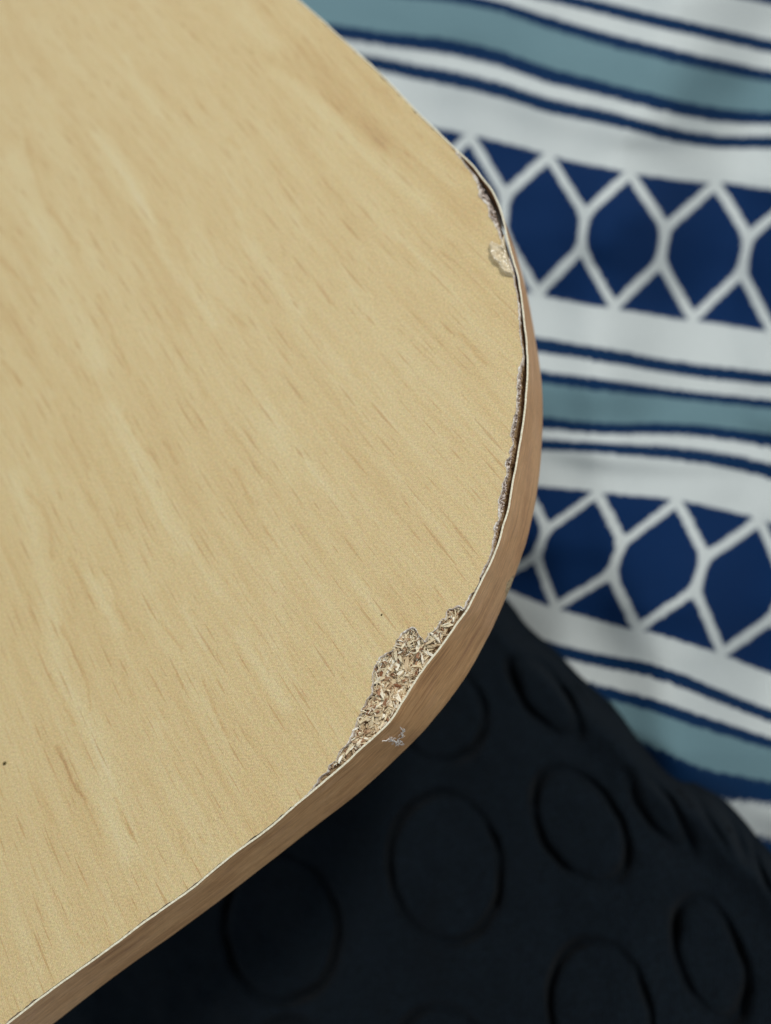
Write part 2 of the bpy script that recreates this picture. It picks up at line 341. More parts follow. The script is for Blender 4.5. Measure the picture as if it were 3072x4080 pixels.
# edge band
def build_band():
    rows = [(.13, .0), (.15, -.25), (.15, -1), (.13, -2.5), (.12, -5), (.12, -8), (.12, -11), (.12, -14), (.13, -15.6), (.08, -16.0), (-.16, -16.0), (-.18, -8), (-.16, -.2), (-.13, .02)]
    v = []; uv = []
    wob = vnoise(TS/.006, TS*0, 3)*.00009+vnoise(TS/.0015, TS*0, 4)*.00004
    ztop = vnoise(TS/.004, TS*0+5, 5)*.00006+vnoise(TS/.0009, TS*0+2, 6)*.00005
    for k, (o_, z) in enumerate(rows):
        f = -z/16.0
        bow = .00010*vnoise(TS/.02, TS*0+f*1.5, 8)*math.sin(math.pi*min(1, f))
        off = o_*MM+wob*(1-f)*.6+bow
        zz = z*MM+ztop*(1 if z > -.3 else 0)
        v.append(np.c_[T2+nrm*off[:, None]*(1-f)+nS*(lean*f+off*f)[:, None], zz]); uv.append(np.c_[TS, np.full(len(TS), z*MM)])
    n = len(T2); R = len(rows); V = np.concatenate(v); UVs = np.concatenate(uv)
    F = []; mi = []
    for k in range(R):
        k2 = (k+1) % R
        for i in range(n-1):
            F.append((k*n+i, k*n+i+1, k2*n+i+1, k2*n+i)); mi.append(1 if k in (R-1, R-2) else 0)
    me = mesh('edge_band', V, F); l = me.uv_layers.new(name='UVMap')
    idx = np.empty(len(me.loops), np.int32); me.loops.foreach_get('vertex_index', idx)
    l.data.foreach_set('uv', UVs[idx].astype(np.float32).ravel())
    me.polygons.foreach_set('material_index', mi)
    o = link('edge_band', me, [M_BAND, M_RIM], table); me.shade_smooth()
    o['label'] = 'reddish brown wood print edge band with a pale rim, standing away from the board round the corner'
    m_ = o.modifiers.new('e', 'EDGE_SPLIT'); m_.split_angle = math.radians(50)
    return o
build_band()

# laminate outline: band inner face less a hair, replaced by the two traced torn stretches
def near(p): return int(np.argmin(np.linalg.norm(T2-p, axis=1)))
INN = T2-nrm*.00020
def rough(p, a=.00006, sd=1):
    s_ = np.r_[0, np.cumsum(np.linalg.norm(np.diff(p, axis=0), axis=1))]
    q = p.copy(); q[:, 0] += a*vnoise(s_/.00035, s_*0, sd); q[:, 1] += a*vnoise(s_/.00035, s_*0, sd+9); return q
C1 = rough(resample(U(*np.array(CUT1, float).T)[:, :2], .00016)[0], .00009, 3); C2 = rough(resample(U(*np.array(CUT2, float).T)[:, :2], .00016)[0], .00012, 4)
a1, b1, a2, b2 = near(C1[0]), near(C1[-1]), near(C2[0]), near(C2[-1])
nick = -np.clip(vnoise(TS/.0009, TS*0, 21)-.25, 0, 1)*.00022-np.clip(vnoise(TS/.003, TS*0, 22)-.4, 0, 1)*.00016*(1+vnoise(TS/.0005, TS*0, 23))
INR = T2+nrm*(-.00020+nick)[:, None]
LAM = np.vstack([INR[:a1], C1, INR[b1+2:a2], C2, INR[b2+1:]])
FAR = np.array([LAM[-1]+[-.05, .06], LAM[0]+[-.10, -.02]])
def slab_mesh(name, outline, far, zfun, gpts=None, skirt=None, ext=None):
    """top sheet from a constrained triangulation plus a side skirt"""
    ol = np.vstack([outline, far]); n = len(ol)
    pts = ol if gpts is None else np.vstack([ol, gpts])
    vc, e_, fc, ov, oe, of = delaunay_2d_cdt([Vector(p) for p in pts.tolist()], [(i, (i+1) % n) for i in range(n)], [], 1, 1e-8)
    V = np.array([tuple(p) for p in vc]); z = zfun(V[:, 0], V[:, 1])
    F = [tuple(f) for f in fc]
    # keep all triangles facing up
    F = [f if ((V[f[1]]-V[f[0]])[0]*(V[f[2]]-V[f[0]])[1]-(V[f[1]]-V[f[0]])[1]*(V[f[2]]-V[f[0]])[0]) > 0 else f[::-1] for f in F]
    V3 = np.c_[V, z]
    inv = {}
    for i, l in enumerate(ov):
        for k in l: inv[k] = i
    ring = [inv[i] for i in range(n)]
    base = len(V3); low = V3[ring].copy(); low[:, 2] = skirt
    V3 = np.vstack([V3, low])
    ar = sum(ol[i][0]*ol[(i+1) % n][1]-ol[(i+1) % n][0]*ol[i][1] for i in range(n))
    nf = len(F)
    for i in range(n):
        j = (i+1) % n
        if ring[i] == ring[j]: continue
        q = (ring[i], base+i, base+j, ring[j]) if ar > 0 else (ring[i], ring[j], base+j, base+i)
        F.append(q)
    return mesh(name, V3, F), V3, nf

# grain streaks read off the print: (points, half width, strength); + is pale, - is brown
STR = [([(383,535),(528,730),(651,1005),(760,1157),(853,1295)],26,.8),([(43,636),(166,904),(239,1157),(311,1266),(390,1450)],48,.7),([(160,94),(300,260)],24,.6),([(362,72),(506,224)],26,.5),
([(940,868),(1012,1012),(1200,1230)],34,.5),([(1100,288),(1250,390),(1388,540),(1490,630),(1610,720),(1700,810)],38,.7),([(1290,700),(1420,830),(1560,960)],30,.45),
([(60,1900),(130,2106),(195,2396),(239,2685),(318,2830),(390,2974),(450,3236),(504,3400)],52,.75),([(405,2323),(470,2504)],34,.6),([(434,1636),(550,1839),(651,2048),(723,2180)],42,.7),
([(1085,2180),(1115,2560)],50,.45),([(615,2887),(651,2974)],22,.5),([(1056,1636),(1157,1889)],44,.45),([(700,1700),(820,1950),(900,2200)],60,.2),
([(1100,228),(1190,312),(1340,420),(1520,570)],40,-.7),([(1220,230),(1640,520),(1900,800)],95,-.5),([(1500,560),(1700,760),(1880,960)],60,-.35),
([(101,550),(174,781),(318,998)],12,-.9),([(390,1179),(448,1324),(520,1497)],11,-.9),([(0,1034),(130,1157)],15,-.8),([(14,1440),(87,1533)],10,-1),([(1005,1128),(1070,1208)],8,-1),([(861,1186),(976,1302)],9,-.9),([(752,1454),(825,1577)],8,-.9),
([(904,550),(962,593)],9,-.9),([(217,1600),(347,1868)],18,-.7),([(101,1954),(188,2063),(210,2222)],12,-.8),([(347,1962),(448,2150),(521,2309)],12,-.8),([(463,2048),(477,2099)],8,-1),([(246,2497),(289,2598),(340,2714),(362,2830)],11,-1),
([(282,2229),(354,2381)],11,-.9),([(456,2396),(521,2511)],8,-1),([(499,1643),(550,1752),(600,1810)],8,-1),([(651,1759),(709,1846)],8,-1),([(933,1868),(1020,2034)],8,-1),([(637,2475),(723,2584)],9,-1),([(702,2685),(730,2743)],7,-1),
([(803,2714),(850,2800),(904,2938)],8,-1.3),([(195,2685),(246,2786),(297,2888)],8,-1.1),([(231,2974),(289,3119),(347,3191)],10,-1.2),([(1049,2099),(1107,2179)],8,-.9),([(218,2975),(311,3135),(403,3328)],9,-.8),
([(454,3177),(521,3328)],9,-1),([(504,3286),(530,3345)],7,-1),([(714,3312),(735,3396)],9,-.9),([(790,3320),(815,3362)],7,-1),([(857,3362),(882,3404)],7,-1),([(118,3774),(160,3833)],8,-1),([(302,3707),(336,3774)],8,-1),
([(1835,1329),(1899,1413),(1934,1449)],9,-1),([(1984,1399),(2068,1478)],8,-.7),([(1989,1762),(2014,1797)],7,-.6),([(1435,2377),(1469,2410)],6,-.9),([(1728,2338),(1776,2405)],7,-.8),([(1100,2500),(1180,2640)],9,-.7),([(1010,2560),(1075,2690)],8,-.7)]
def grain_angle(x, y): return np.radians(62.5-13.5*(x-300)/1500.+(y-2000)*.0008)
for k in range(0, 330, 5):
    x, y = rng.uniform(-50, 2100), rng.uniform(-50, 4080)
    pts = [(x, y)]; L = rng.uniform(150, 420); nseg = 3; wob_ = rng.uniform(-.04, .04)
    for q in range(nseg):
        a_ = float(grain_angle(x, y))+wob_+rng.uniform(-.03, .03); x += math.cos(a_)*L/nseg; y += math.sin(a_)*L/nseg; pts.append((x, y))
    big = k % 5 == 0
    STR.append((pts, rng.uniform(16, 40) if big else rng.uniform(5, 9), rng.uniform(.15, .45)*(1 if rng.random() < .6 else -1) if big else -rng.uniform(.25, .75)))
gx, gy = np.meshgrid(np.arange(-120, 2200, 7.5), np.arange(-120, 4250, 7.5)); gx = gx.ravel()+rng.uniform(-1.5, 1.5, gx.size); gy = gy.ravel()+rng.uniform(-1.5, 1.5, gy.size)
gw = U(gx, gy)[:, :2]
ins = in_poly(gw[:, 0], gw[:, 1], np.vstack([LAM[::3], FAR]))
gx, gy, gw = gx[ins], gy[ins], gw[ins]
dd = np.full(len(gw), 1.); lam_s = LAM[::2]
for i0 in range(0, len(gw), 20000):
    blk = gw[i0:i0+20000]; m = np.full(len(blk), 1.)
    for j0 in range(0, len(lam_s), 200):
        q = lam_s[j0:j0+200]; m = np.minimum(m, ((blk[:, None, :]-q[None])**2).sum(-1).min(1))
    dd[i0:i0+20000] = np.sqrt(m)
keep = dd > .00022; gw = gw[keep]
def to_px(V):
    """photo pixel of a world point on the table top, for reading the print"""
    c_ = np.c_[V[:, :2], np.zeros(len(V))-CH]; cam3 = c_[:, :1]*XX+c_[:, 1:2]*YY-c_[:, 2:3]*DD
    return cam3[:, 0]/cam3[:, 2]*FPX+CX, cam3[:, 1]/cam3[:, 2]*FPX+CY
glue_spot = U(2010., 1030.)[:2]
def lam_z(x, y):
    # gently lifted, rippled lip near the torn stretches
    return 0*x+.00001*vnoise(x/.004, y/.004, 2)
me, V3, nf = slab_mesh('laminate_sheet', LAM, FAR, lam_z, gw, skirt=-.00045)
px_, py_ = to_px(V3)
g = np.zeros(len(V3))
for pts, hw, st in STR:
    pl = spline(pts, 3) if len(pts) > 2 else np.array(pts, float)
    r = hw*2.4; m = (px_ > pl[:, 0].min()-r) & (px_ < pl[:, 0].max()+r) & (py_ > pl[:, 1].min()-r) & (py_ < pl[:, 1].max()+r)
    if not m.any(): continue
    X_, Y_ = px_[m], py_[m]; jx = 6*vnoise(X_/22, Y_/22, 5)
    d = dist_poly(X_+jx, Y_, pl)
    # taper at the ends
    hw2 = hw if st > 0 or hw > 20 else hw*.72; g[m] += (st*.72)*np.exp(-(d/hw2)**2*1.3)
g = np.clip(g, -1.3, 1.1)
at = me.attributes.new('grain', 'FLOAT', 'POINT'); at.data.foreach_set('value', g.astype(np.float32))
# grain coordinates
GTH = math.radians(123); gd = np.array([math.cos(GTH), math.sin(GTH)]); gc = np.array([-gd[1], gd[0]])
ga = V3[:, :2]@gd; gcr = V3[:, :2]@gc
gcr = gcr+.0006*np.sin(ga/.020+gcr/.03)+.9*ga*ga*0+(-.9)*ga*gcr
UVv = np.c_[ga, gcr].astype(np.float32)
l = me.uv_layers.new(name='UVMap'); idx = np.empty(len(me.loops), np.int32); me.loops.foreach_get('vertex_index', idx); l.data.foreach_set('uv', UVv[idx].ravel())
mi = np.zeros(len(me.polygons), np.int32); mi[nf:] = 1; 
lam = link('laminate_sheet', me, [M_LAM, M_PAPER], table); me.polygons.foreach_set('material_index', mi)
lam['label'] = 'printed beech laminate with fine brown grain dashes and a ragged torn edge'

# particleboard core under the sheet: its own outline stops short of the band where a black gap shows
gap = .00030+.0*TS
def bump_gap(y0, y1, amp, soft=60):
    global gap
    i0, i1 = near(U(*PT(y0))[:2]), near(U(*PT(y1))[:2]); t = np.arange(len(T2))
    gap = gap+amp*MM*sstep(t, i0, i0+soft)*(1-sstep(t, i1-soft, i1))
tsp = spline(TPX)
def PT(y):
    j = int(np.argmin(np.abs(tsp[:, 1]-y))); return tsp[j]
bump_gap(640, 1010, .34, 22); bump_gap(1120, 2250, .36, 40)
gap += .00004*vnoise(TS/.001, TS*0, 31)+np.clip(vnoise(TS/.0025, TS*0, 33), 0, 1)*.00008
CORE = T2-nrm*gap[:, None]
laml = LAM
BAY = np.vstack([C2, T2[near(C2[-1]):near(C2[0]):-1]]) if near(C2[-1]) > near(C2[0]) else np.vstack([C2, T2[near(C2[-1]):near(C2[0])]])
def pdist(P, Q):
    out = np.empty(len(P))
    for i0 in range(0, len(P), 5000):
        b = P[i0:i0+5000]; out[i0:i0+5000] = np.sqrt(((b[:, None]-Q[None])**2).sum(-1).min(1))
    return out
bx0, by0 = BAY.min(0); bx1, by1 = BAY.max(0)
def core_z(x, y):
    P = np.c_[x, y]; z = np.full(len(P), -.00045)
    # outside the sheet: crumbled
    nb = (x > T2[a1:b2, 0].min()-.01)
    dl = np.full(len(P), 1.)
    inl = in_poly(x, y, np.vstack([LAM[::2], FAR]))
    sel = ~inl
    if sel.any():
        dl_ = pdist(P[sel], LAM[::2]); n1 = vnoise(x[sel]/.0007, y[sel]/.0007, 7); n2 = vnoise(x[sel]/.0018, y[sel]/.0018, 8)
        inb = (x[sel] > bx0-.0005) & (x[sel] < bx1+.0005) & (y[sel] > by0-.0005) & (y[sel] < by1+.0005)
        dep = np.where(inb, .0004+.0020*sstep(dl_, .0, .0028), .0003+.0024*sstep(dl_, .0001, .0006))
        z[sel] = -.00035-dep-np.where(inb, .0008, .0003)*(n1*.5+n2*.7)*sstep(dl_, 0, .0005)
    return z
cpts = []
for a_, b_, st in ((C1, None, .00022), (C2, None, .0002)):
    x0, y0 = a_.min(0)-.0012; x1, y1 = a_.max(0)+.0045
    X_, Y_ = np.meshgrid(np.arange(x0, x1, st), np.arange(y0, y1, st)); P = np.c_[X_.ravel(), Y_.ravel()]+rng.uniform(-st*.2, st*.2, (X_.size, 2))
    P = P[in_poly(P[:, 0], P[:, 1], np.vstack([CORE[::2], FAR]))]
    P = P[(pdist(P, a_[::2]) < .0075)]
    inl = in_poly(P[:, 0], P[:, 1], np.vstack([LAM[::2], FAR])); P = P[(~inl) | (rng.random(len(P)) < .05)]
    P = P[pdist(P, CORE[::2]) > .00012]
    cpts.append(P)
me, _, _ = slab_mesh('core_board', CORE, FAR, core_z, np.vstack(cpts), skirt=-.0155)
core = link('core_board', me, M_CORE, table)
# underside sheet
me, _, _ = slab_mesh('underside_sheet', T2-nrm*.0009, FAR, lambda x, y: 0*x-.01545, None, skirt=-.0160)
und = link('underside_sheet', me, M_UNDER, table)
n = len(T2)
vb = [(*p, -.0160) for p in (T2-nrm*.0009)[::6]]+[(*p, -.0160) for p in FAR]
link('underside_face', mesh('underside_face', vb, [tuple(range(len(vb)))]), M_UNDER, table)

# torn paper lip along the ragged edges
def lip(curve, name, wmin, wmax, sd, z0=.00004):
    c_ = smooth1(curve, 3); t = np.gradient(c_, axis=0); t /= np.linalg.norm(t, axis=1)[:, None]; nn = np.stack([-t[:, 1], t[:, 0]], -1)
    mid = len(c_)//2
    if ((c_[mid]-inner_pt)@nn[mid]) < 0: nn = -nn
    s_ = np.arange(len(c_))*.00016
    ww = wmin+(wmax-wmin)*np.clip(.45+.9*vnoise(s_/.004, s_*0, sd+7), .12, 1)*np.clip(.5+.6*vnoise(s_/.0011, s_*0, sd)+.35*vnoise(s_/.0004, s_*0, sd+1), 0, 1)
    hh = .00006+.00012*np.clip(vnoise(s_/.0009, s_*0, sd+2), 0, 1)
    rows = [(c_-nn*(ww*.55)[:, None], 0*s_+.00001), (c_-nn*(ww*.2)[:, None], hh), (c_+nn*(ww*.35)[:, None], hh*.6), (c_+nn*(ww*.75)[:, None], 0*s_-.00025), (c_+nn*(ww*.8)[:, None], 0*s_-.0006)]
    V = np.concatenate([np.c_[p+rng.normal(0, .000015, p.shape), z+z0+rng.normal(0, .00002, len(z))] for p, z in rows]); m = len(c_)
    F = [(k*m+i, k*m+i+1, (k+1)*m+i+1, (k+1)*m+i) for k in range(len(rows)-1) for i in range(m-1)]
    me = mesh(name, V, F); bm = bmesh.new(); bm.from_mesh(me); bmesh.ops.recalc_face_normals(bm, faces=bm.faces); bm.to_mesh(me); bm.free()
    return link(name, me, M_PAPER, table)
lip(C1, 'torn_paper_edge', .00008, .00042, 41)
lip(C2, 'torn_paper_edge', .00006, .00036, 51)

# wood chips standing in the bay
def chip_mesh(seed, L, w_, h_, segs=3):
    r = random.Random(seed); v = []; f = []; bend = r.uniform(-.25, .25); tw = r.uniform(-.8, .8)
    for i in range(segs+1):
        t = i/segs; x = (t-.5)*L; y = bend*L*(t-.5)**2*2; z = r.uniform(-.15, .15)*h_; k = (1 if 0 < i < segs else r.uniform(.25, .8))
        a = tw*t; ww, hh = w_*.5*k*r.uniform(.7, 1.2), h_*.5*k
        for sy, sz in ((-1, -1), (1, -1), (1, 1), (-1, 1)):
            yy, zz = sy*ww*r.uniform(.8, 1.15), sz*hh; v.append((x+r.uniform(-.05, .05)*L, y+yy*math.cos(a)-zz*math.sin(a), z+yy*math.sin(a)+zz*math.cos(a)))
    for i in range(segs):
        for q in range(4): f.append((i*4+q, i*4+(q+1) % 4, i*4+4+(q+1) % 4, i*4+4+q))
    f.append((3, 2, 1, 0)); f.append(tuple(segs*4+q for q in range(4)))
    return v, f
variants = []
for k in range(14):
    L = random.uniform(1.2, 3.0)*MM; wd = random.uniform(.36, .85)*MM; hh = random.uniform(.16, .36)*MM
    v, f = chip_mesh(k, L, wd, hh); me = mesh('wood_chip', v, f); me.materials.append(M_CHIP); variants.append(me)
def sample_bay(nn, margin, rim=None):
    out = []
    while len(out) < nn:
        P = np.c_[rng.uniform(bx0, bx1, 4000), rng.uniform(by0, by1, 4000)]
        P = P[in_poly(P[:, 0], P[:, 1], BAY)]
        P = P[(pdist(P, C2[::2]) > margin) & (pdist(P, T2[::2]) > (rim or margin*2.2))]
        out.extend(P.tolist())
    return np.array(out[:nn])
def orient(P, tilt=.3):
    # half of the chips lie along the edge, the rest anyhow
    i = near(P); base = math.atan2(tan[i][1], tan[i][0])
    a = base+random.gauss(0, .45) if random.random() < .35 else random.uniform(0, 2*math.pi)
    return Matrix.Rotation(a, 4, 'Z') @ Matrix.Rotation(random.gauss(0, tilt), 4, 'Y') @ Matrix.Rotation(random.gauss(0, .55), 4, 'X')
PB = sample_bay(285, .00030, .00095); ZB = core_z(PB[:, 0], PB[:, 1])
for k, (p, z) in enumerate(zip(PB, ZB)):
    me = variants[k % len(variants)]; o = bpy.data.objects.new('wood_chip', me); COL.objects.link(o); o.parent = table
    M = orient(p); room = min(1.0, .5+float(min(pdist(p[None], C2[::2])[0], pdist(p[None], T2[::2])[0]))/.0022)
    o.matrix_local = Matrix.Translation((p[0], p[1], z+random.uniform(.0000, .0007))) @ M @ Matrix.Diagonal((room, room, room, 1))
# fine splinters and fibres, too small to pick apart
def splinters(name, P, Z, lmin, lmax, wmin, wmax, tilt, mat, zr=(0, .0006)):
    V, F = [], []
    for k, (p, z) in enumerate(zip(P, Z)):
        v, f = chip_mesh(1000+k, random.uniform(lmin, lmax), random.uniform(wmin, wmax), random.uniform(wmin, wmax)*.7, 2)
        M = Matrix.Translation((p[0], p[1], z+random.uniform(*zr))) @ orient(p, tilt); b = len(V)
        V += [tuple(M @ Vector(q)) for q in v]; F += [tuple(b+i for i in q) for q in f]
    o = link(name, mesh(name, V, F), mat, table); o['kind'] = 'stuff'; return o
PS = sample_bay(1000, .00008, .00085); splinters('splinters', PS, core_z(PS[:, 0], PS[:, 1]), .0005, .0014, .00006, .00022, .6, M_CHIP, (.0001, .0008))
# crumbs in the narrow torn strip
CR = []
for p in C1[::2]:
    i = near(p); room = float((T2[i]-p)@nrm[i])-gap[i]
    if room > .00012:
        for q in range(int(1+room/.0002)):
            CR.append(p+nrm[i]*random.uniform(-.0001, max(0, room-.00036))+tan[i]*random.uniform(-.0003, .0003))
CR = np.array(CR); splinters('crumbled_core_edge', CR, np.full(len(CR), -.0006), .00018, .0005, .0001, .00028, .6, M_CRUMB, (-.0001, .0005))

# blister of clear glue lifted over the rim
gp = [(2010,935),(1999,958),(1995,985),(1985,968),(1955,968),(1946,985),(1952,1004),(1950,1020),(1966,1048),(1986,1062),(1996,1084),(2012,1100),(2030,1102),(2046,1106),(2050,1090),(2040,1075),(2030,1046),(2024,1018),(2016,990),(2012,960)]
gw_ = resample(U(*np.array(gp+gp[:1], float).T)[:, :2], .00022)[0][:-1]
X_, Y_ = np.meshgrid(np.arange(gw_[:, 0].min(), gw_[:, 0].max(), .00018), np.arange(gw_[:, 1].min(), gw_[:, 1].max(), .00018)); P = np.c_[X_.ravel(), Y_.ravel()]
P = P[in_poly(P[:, 0], P[:, 1], gw_)]; P = P[pdist(P, gw_) > .00012]
def glue_z(x, y):
    d = pdist(np.c_[x, y], gw_); return .0001+.00060*sstep(d, 0, .00035)+.00034*sstep(d, -.0001, .0003)*(1-2*np.abs(vnoise((x+y*.5)/.0008, (y-x)/.0016, 61)))
me, _, _ = slab_mesh('dried_glue', gw_[:-1], gw_[-1:], glue_z, P, skirt=-.0001)
o = link('dried_glue', me, M_GLUE, table, True); o['label'] = 'clear glossy blob of dried glue lifted at the rim'

# ---------------------------------------------------------------- lint and grit
def tube(v0, pts, r0, r1, V, F, ns=5):
    pts = [Vector(p) for p in pts]; n_ = len(pts); b = len(V)
    for i, p in enumerate(pts):
        d = (pts[min(i+1, n_-1)]-pts[max(i-1, 0)]).normalized(); a = d.orthogonal().normalized(); c_ = d.cross(a); r = r0+(r1-r0)*i/(n_-1)
        for k in range(ns):
            t = 2*math.pi*k/ns; V.append(tuple(p+(a*math.cos(t)+c_*math.sin(t))*r))
    for i in range(n_-1):
        for k in range(ns): F.append((b+i*ns+k, b+i*ns+(k+1) % ns, b+(i+1)*ns+(k+1) % ns, b+(i+1)*ns+k))
def band_pt(px, py, out=.00025):
    # point on the outer face of the band seen at a photo pixel: walk the height until it meets the face
    best = None
    for z in np.linspace(0, -THICK, 60):
        p = U(float(px), float(py), z)[:2]; i = near(p); e = (p-T2[i])@nrm[i]-(.00012+lean[i]*(-z/THICK))
        if best is None or abs(e) < best[0]: best = (abs(e), p, z, i)
    _, p, z, i = best
    q = T2[i]+tan[i]*((p-T2[i])@tan[i])+nrm[i]*(.00013+lean[i]*(-z/THICK)+out); return (q[0], q[1], z)
V, F = [], []
for pl, r in (([(1520,2950),(1535,2944),(1552,2941),(1568,2950),(1580,2960),(1595,2962)], .00009), ([(1568,2950),(1582,2944),(1594,2932),(1600,2918),(1596,2902),(1590,2892)], .00008), ([(1590,2946),(1598,2950),(1602,2964)], .00007), ([(1580,2960),(1572,2966)], .00005), ([(1592,2912),(1604,2914),(1610,2908)], .00006), ([(1584,2950),(1590,2936),(1604,2924)], .00009), ([(1562,2946),(1576,2952),(1592,2954)], .0001)):
    r *= 1.05; tube(None, [band_pt(x, y, .00022+.0001*math.sin(x*.3)) for x, y in spline(pl, 6)], r*.8, r*.4, V, F)
for k in range(26):
    cx_, cy_ = random.choice([(1592, 2915), (1588, 2952), (1570, 2950), (1601, 2908), (1556, 2943)]); a_ = random.uniform(0, 6.28); q = []
    for j in range(6):
        q.append((cx_, cy_)); a_ += random.gauss(0, .7); cx_ += 4*math.cos(a_); cy_ += 4*math.sin(a_)
    tube(None, [band_pt(x, y, .0002+.0003*random.random()) for x, y in spline(q, 3)], .00003, .000015, V, F)
tag(link('lint_fibre', mesh('lint_fibre', V, F), M_LINT, None, True), 'tiny curled white lint fibre caught on the brown edge band below the chipped bay', 'lint')
def grit(px, py, r, label, stretch=1.3, ang=.6):
    bm = bmesh.new(); bmesh.ops.create_icosphere(bm, subdivisions=2, radius=r)
    for v in bm.verts:
        v.co *= 1+.3*mn.noise(v.co*2500+Vector((px, py, 0))); v.co.x *= stretch; v.co.z *= .5
    me = bpy.data.meshes.new('grit_speck'); bm.to_mesh(me); bm.free()
    o = link('grit_speck', me, M_SPECK, None, True); p = U(float(px), float(py)); o.location = (p[0], p[1], r*.3+.00005); o.rotation_euler = (0, 0, ang)
    return tag(o, label, 'grit', 'dark grit specks on the tabletop')
grit(20, 3042, .00026, 'larger dark grit speck by the left end of the tabletop, on plain grain')
grit(1521, 2450, .00012, 'smaller dark grit speck on the laminate just above the chipped bay')

# ---------------------------------------------------------------- printed cloth below
def z1(l, dy=0): return np.array([(1800+x/1.301, (y+dy)/1.301) for x, y in l])
LEV = [(-14.0, [(-600,-900),(0,-780),(833,-650),(1655,-450)]), (-9.7, [(-600,-330),(0,-260),(416,-230),(833,-150),(1249,-55),(1655,28)]), (-7.15, [(-600,-230),(0,-120),(416,-40),(600,-5),(833,48),(1000,90),(1249,145),(1450,190),(1655,238)]),
(-5.65, [(-600,-80),(0,-25),(250,20),(500,110),(833,210),(1249,310),(1655,398)]), (-3.55, [(-700,152),(-559,170),(-325,207),(-130,226),(0,242),(250,300),(500,390),(700,440),(900,490),(1100,540),(1249,575),(1450,605),(1655,615)]),
(-2.4, [(-700,290),(-364,335),(-208,375),(0,412),(250,472),(500,555),(700,592),(900,637),(1100,695),(1249,725),(1400,745),(1655,737)]), (0., [(-600,540),(-100,655),(180,712),(440,780),(590,826),(860,878),(1000,905),(1280,940),(1450,945),(1655,980)]),
(7.2, [(-600,1330),(490,1540),(760,1592),(920,1612),(1180,1660),(1310,1668),(1655,1725)]), (9.75, [(-600,1650),(440,1785),(700,1825),(900,1860),(1100,1900),(1300,1930),(1655,1967)]), (11.25, [(-600,1850),(440,1950),(700,1985),(900,2010),(1300,2060),(1655,2095)]),
(13.35, [(-600,2130),(470,2192),(700,2222),(850,2227),(1100,2217),(1300,2227),(1500,2252),(1655,2277)]), (14.5, [(-600,2270),(470,2310),(700,2315),(850,2327),(1100,2347),(1300,2372),(1500,2407),(1655,2452)]),
(16.9, [(-600,2480),(450,2515),(700,2540),(850,2558),(1100,2577),(1250,2600),(1550,2672),(1655,2705)]), (24.1, [(-600,2800),(0,2960),(300,3060),(480,3142),(630,3180),(900,3262),(1040,3280),(1310,3364),(1460,3418),(1655,3497)]),
(26.65, [(-600,3000),(0,3180),(560,3372),(700,3405),(850,3430),(1000,3455),(1200,3522),(1400,3610),(1655,3712)]), (28.15, [(-600,3200),(0,3370),(600,3530),(800,3592),(1000,3642),(1200,3710),(1400,3772),(1655,3853)]),
(29.96, [(-600,3430),(0,3600),(1000,3845),(1300,3985),(1655,4050)]), (30.54, [(-600,3560),(0,3720),(1000,3985),(1300,4135),(1655,4168)]), (31.4, [(-600,3700),(0,3860),(1000,4120),(1300,4300),(1655,4450)]), (33.8, [(-600,4000),(0,4200),(1000,4500),(1655,4800)])]  # lowest navy stripe drawn wider, fold shadow above the black fabric painted into it
UK = [(-1, [(110,500),(95,700),(30,1400),(-40,2500),(-250,3100),(-420,3600)]), (0, [(520,600),(505,790),(450,1490),(370,2541),(150,3131),(-20,3600)]), (1, [(940,700),(925,880),(845,1560),(765,2541),(540,3131),(380,3600)]), (2, [(1385,800),(1368,950),(1250,1640),(1180,2576),(960,3270),(830,3700)]), (3, [(1830,800),(1800,1000),(1655,1720),(1600,2711),(1400,3381),(1290,3800)])]
def lin(xq, xs, ys):
    o = np.interp(xq, xs, ys); l_ = xq < xs[0]; r = xq > xs[-1]
    o[l_] = ys[0]+(xq[l_]-xs[0])*(ys[1]-ys[0])/(xs[1]-xs[0])*.6; o[r] = ys[-1]+(xq[r]-xs[-1])*(ys[-1]-ys[-2])/(xs[-1]-xs[-2])*.6; return o
def cloth_height(x, y):
    """height of the printed cloth over photo-plane coordinates: soft folds"""
    z = -.130+0*x
    cr = np.interp(y, [-600, 0, 430, 600, 1200, 1900, 3000], [2720, 2670, 2530, 2440, 2380, 2450, 2700])
    r = x-cr
    z = z-.034*sstep(r, 0, 560)+.006*np.sin((x+.5*y)/190.)*sstep(r, -100, 300)*1.0-.30*MM*0
    z = z+.0035*np.exp(-((r+40)/110)**2)
    # crease that pinches the thin stripe
    yy = y-(1790+(x-2300)*.02+40*np.sin((x-2200)/330)); z += .0030*np.exp(-(yy/55)**2)*sstep(x, 2000, 2300)*(1-.5*sstep(x, 2700, 3300))
    yy = y-(300+(x-1800)*.33); z += .0025*np.exp(-(yy/90)**2)
    # falls away towards the table shadow lower left
    z -= .022*sstep(-(x-2280), 0, 500)*sstep(y, 1700, 2500)
    z += .0045*vnoise(x/430, y/300, 71)+.0012*vnoise(x/170, y/120, 72)
    yy = (y-3050)-(x-2700)*.55; z -= .009*sstep(yy, -60, 160)
    return z
st = 16
xs = np.arange(300, 4400, st, float); ys = np.arange(-1300, 4900, st, float)
X_, Y_ = np.meshgrid(xs, ys); XF, YF = X_.ravel(), Y_.ravel()
Zc = cloth_height(XF, YF); PW = U(XF, YF, Zc)
curves = []
for v_, l_ in LEV:
    a = z1(l_); xs2 = np.arange(300, 4401, 20.); yv = lin(xs2, a[:, 0], a[:, 1]); yv = smooth1(yv, 7); curves.append((v_, np.interp(xs, xs2, yv)))
VV = np.empty_like(X_)
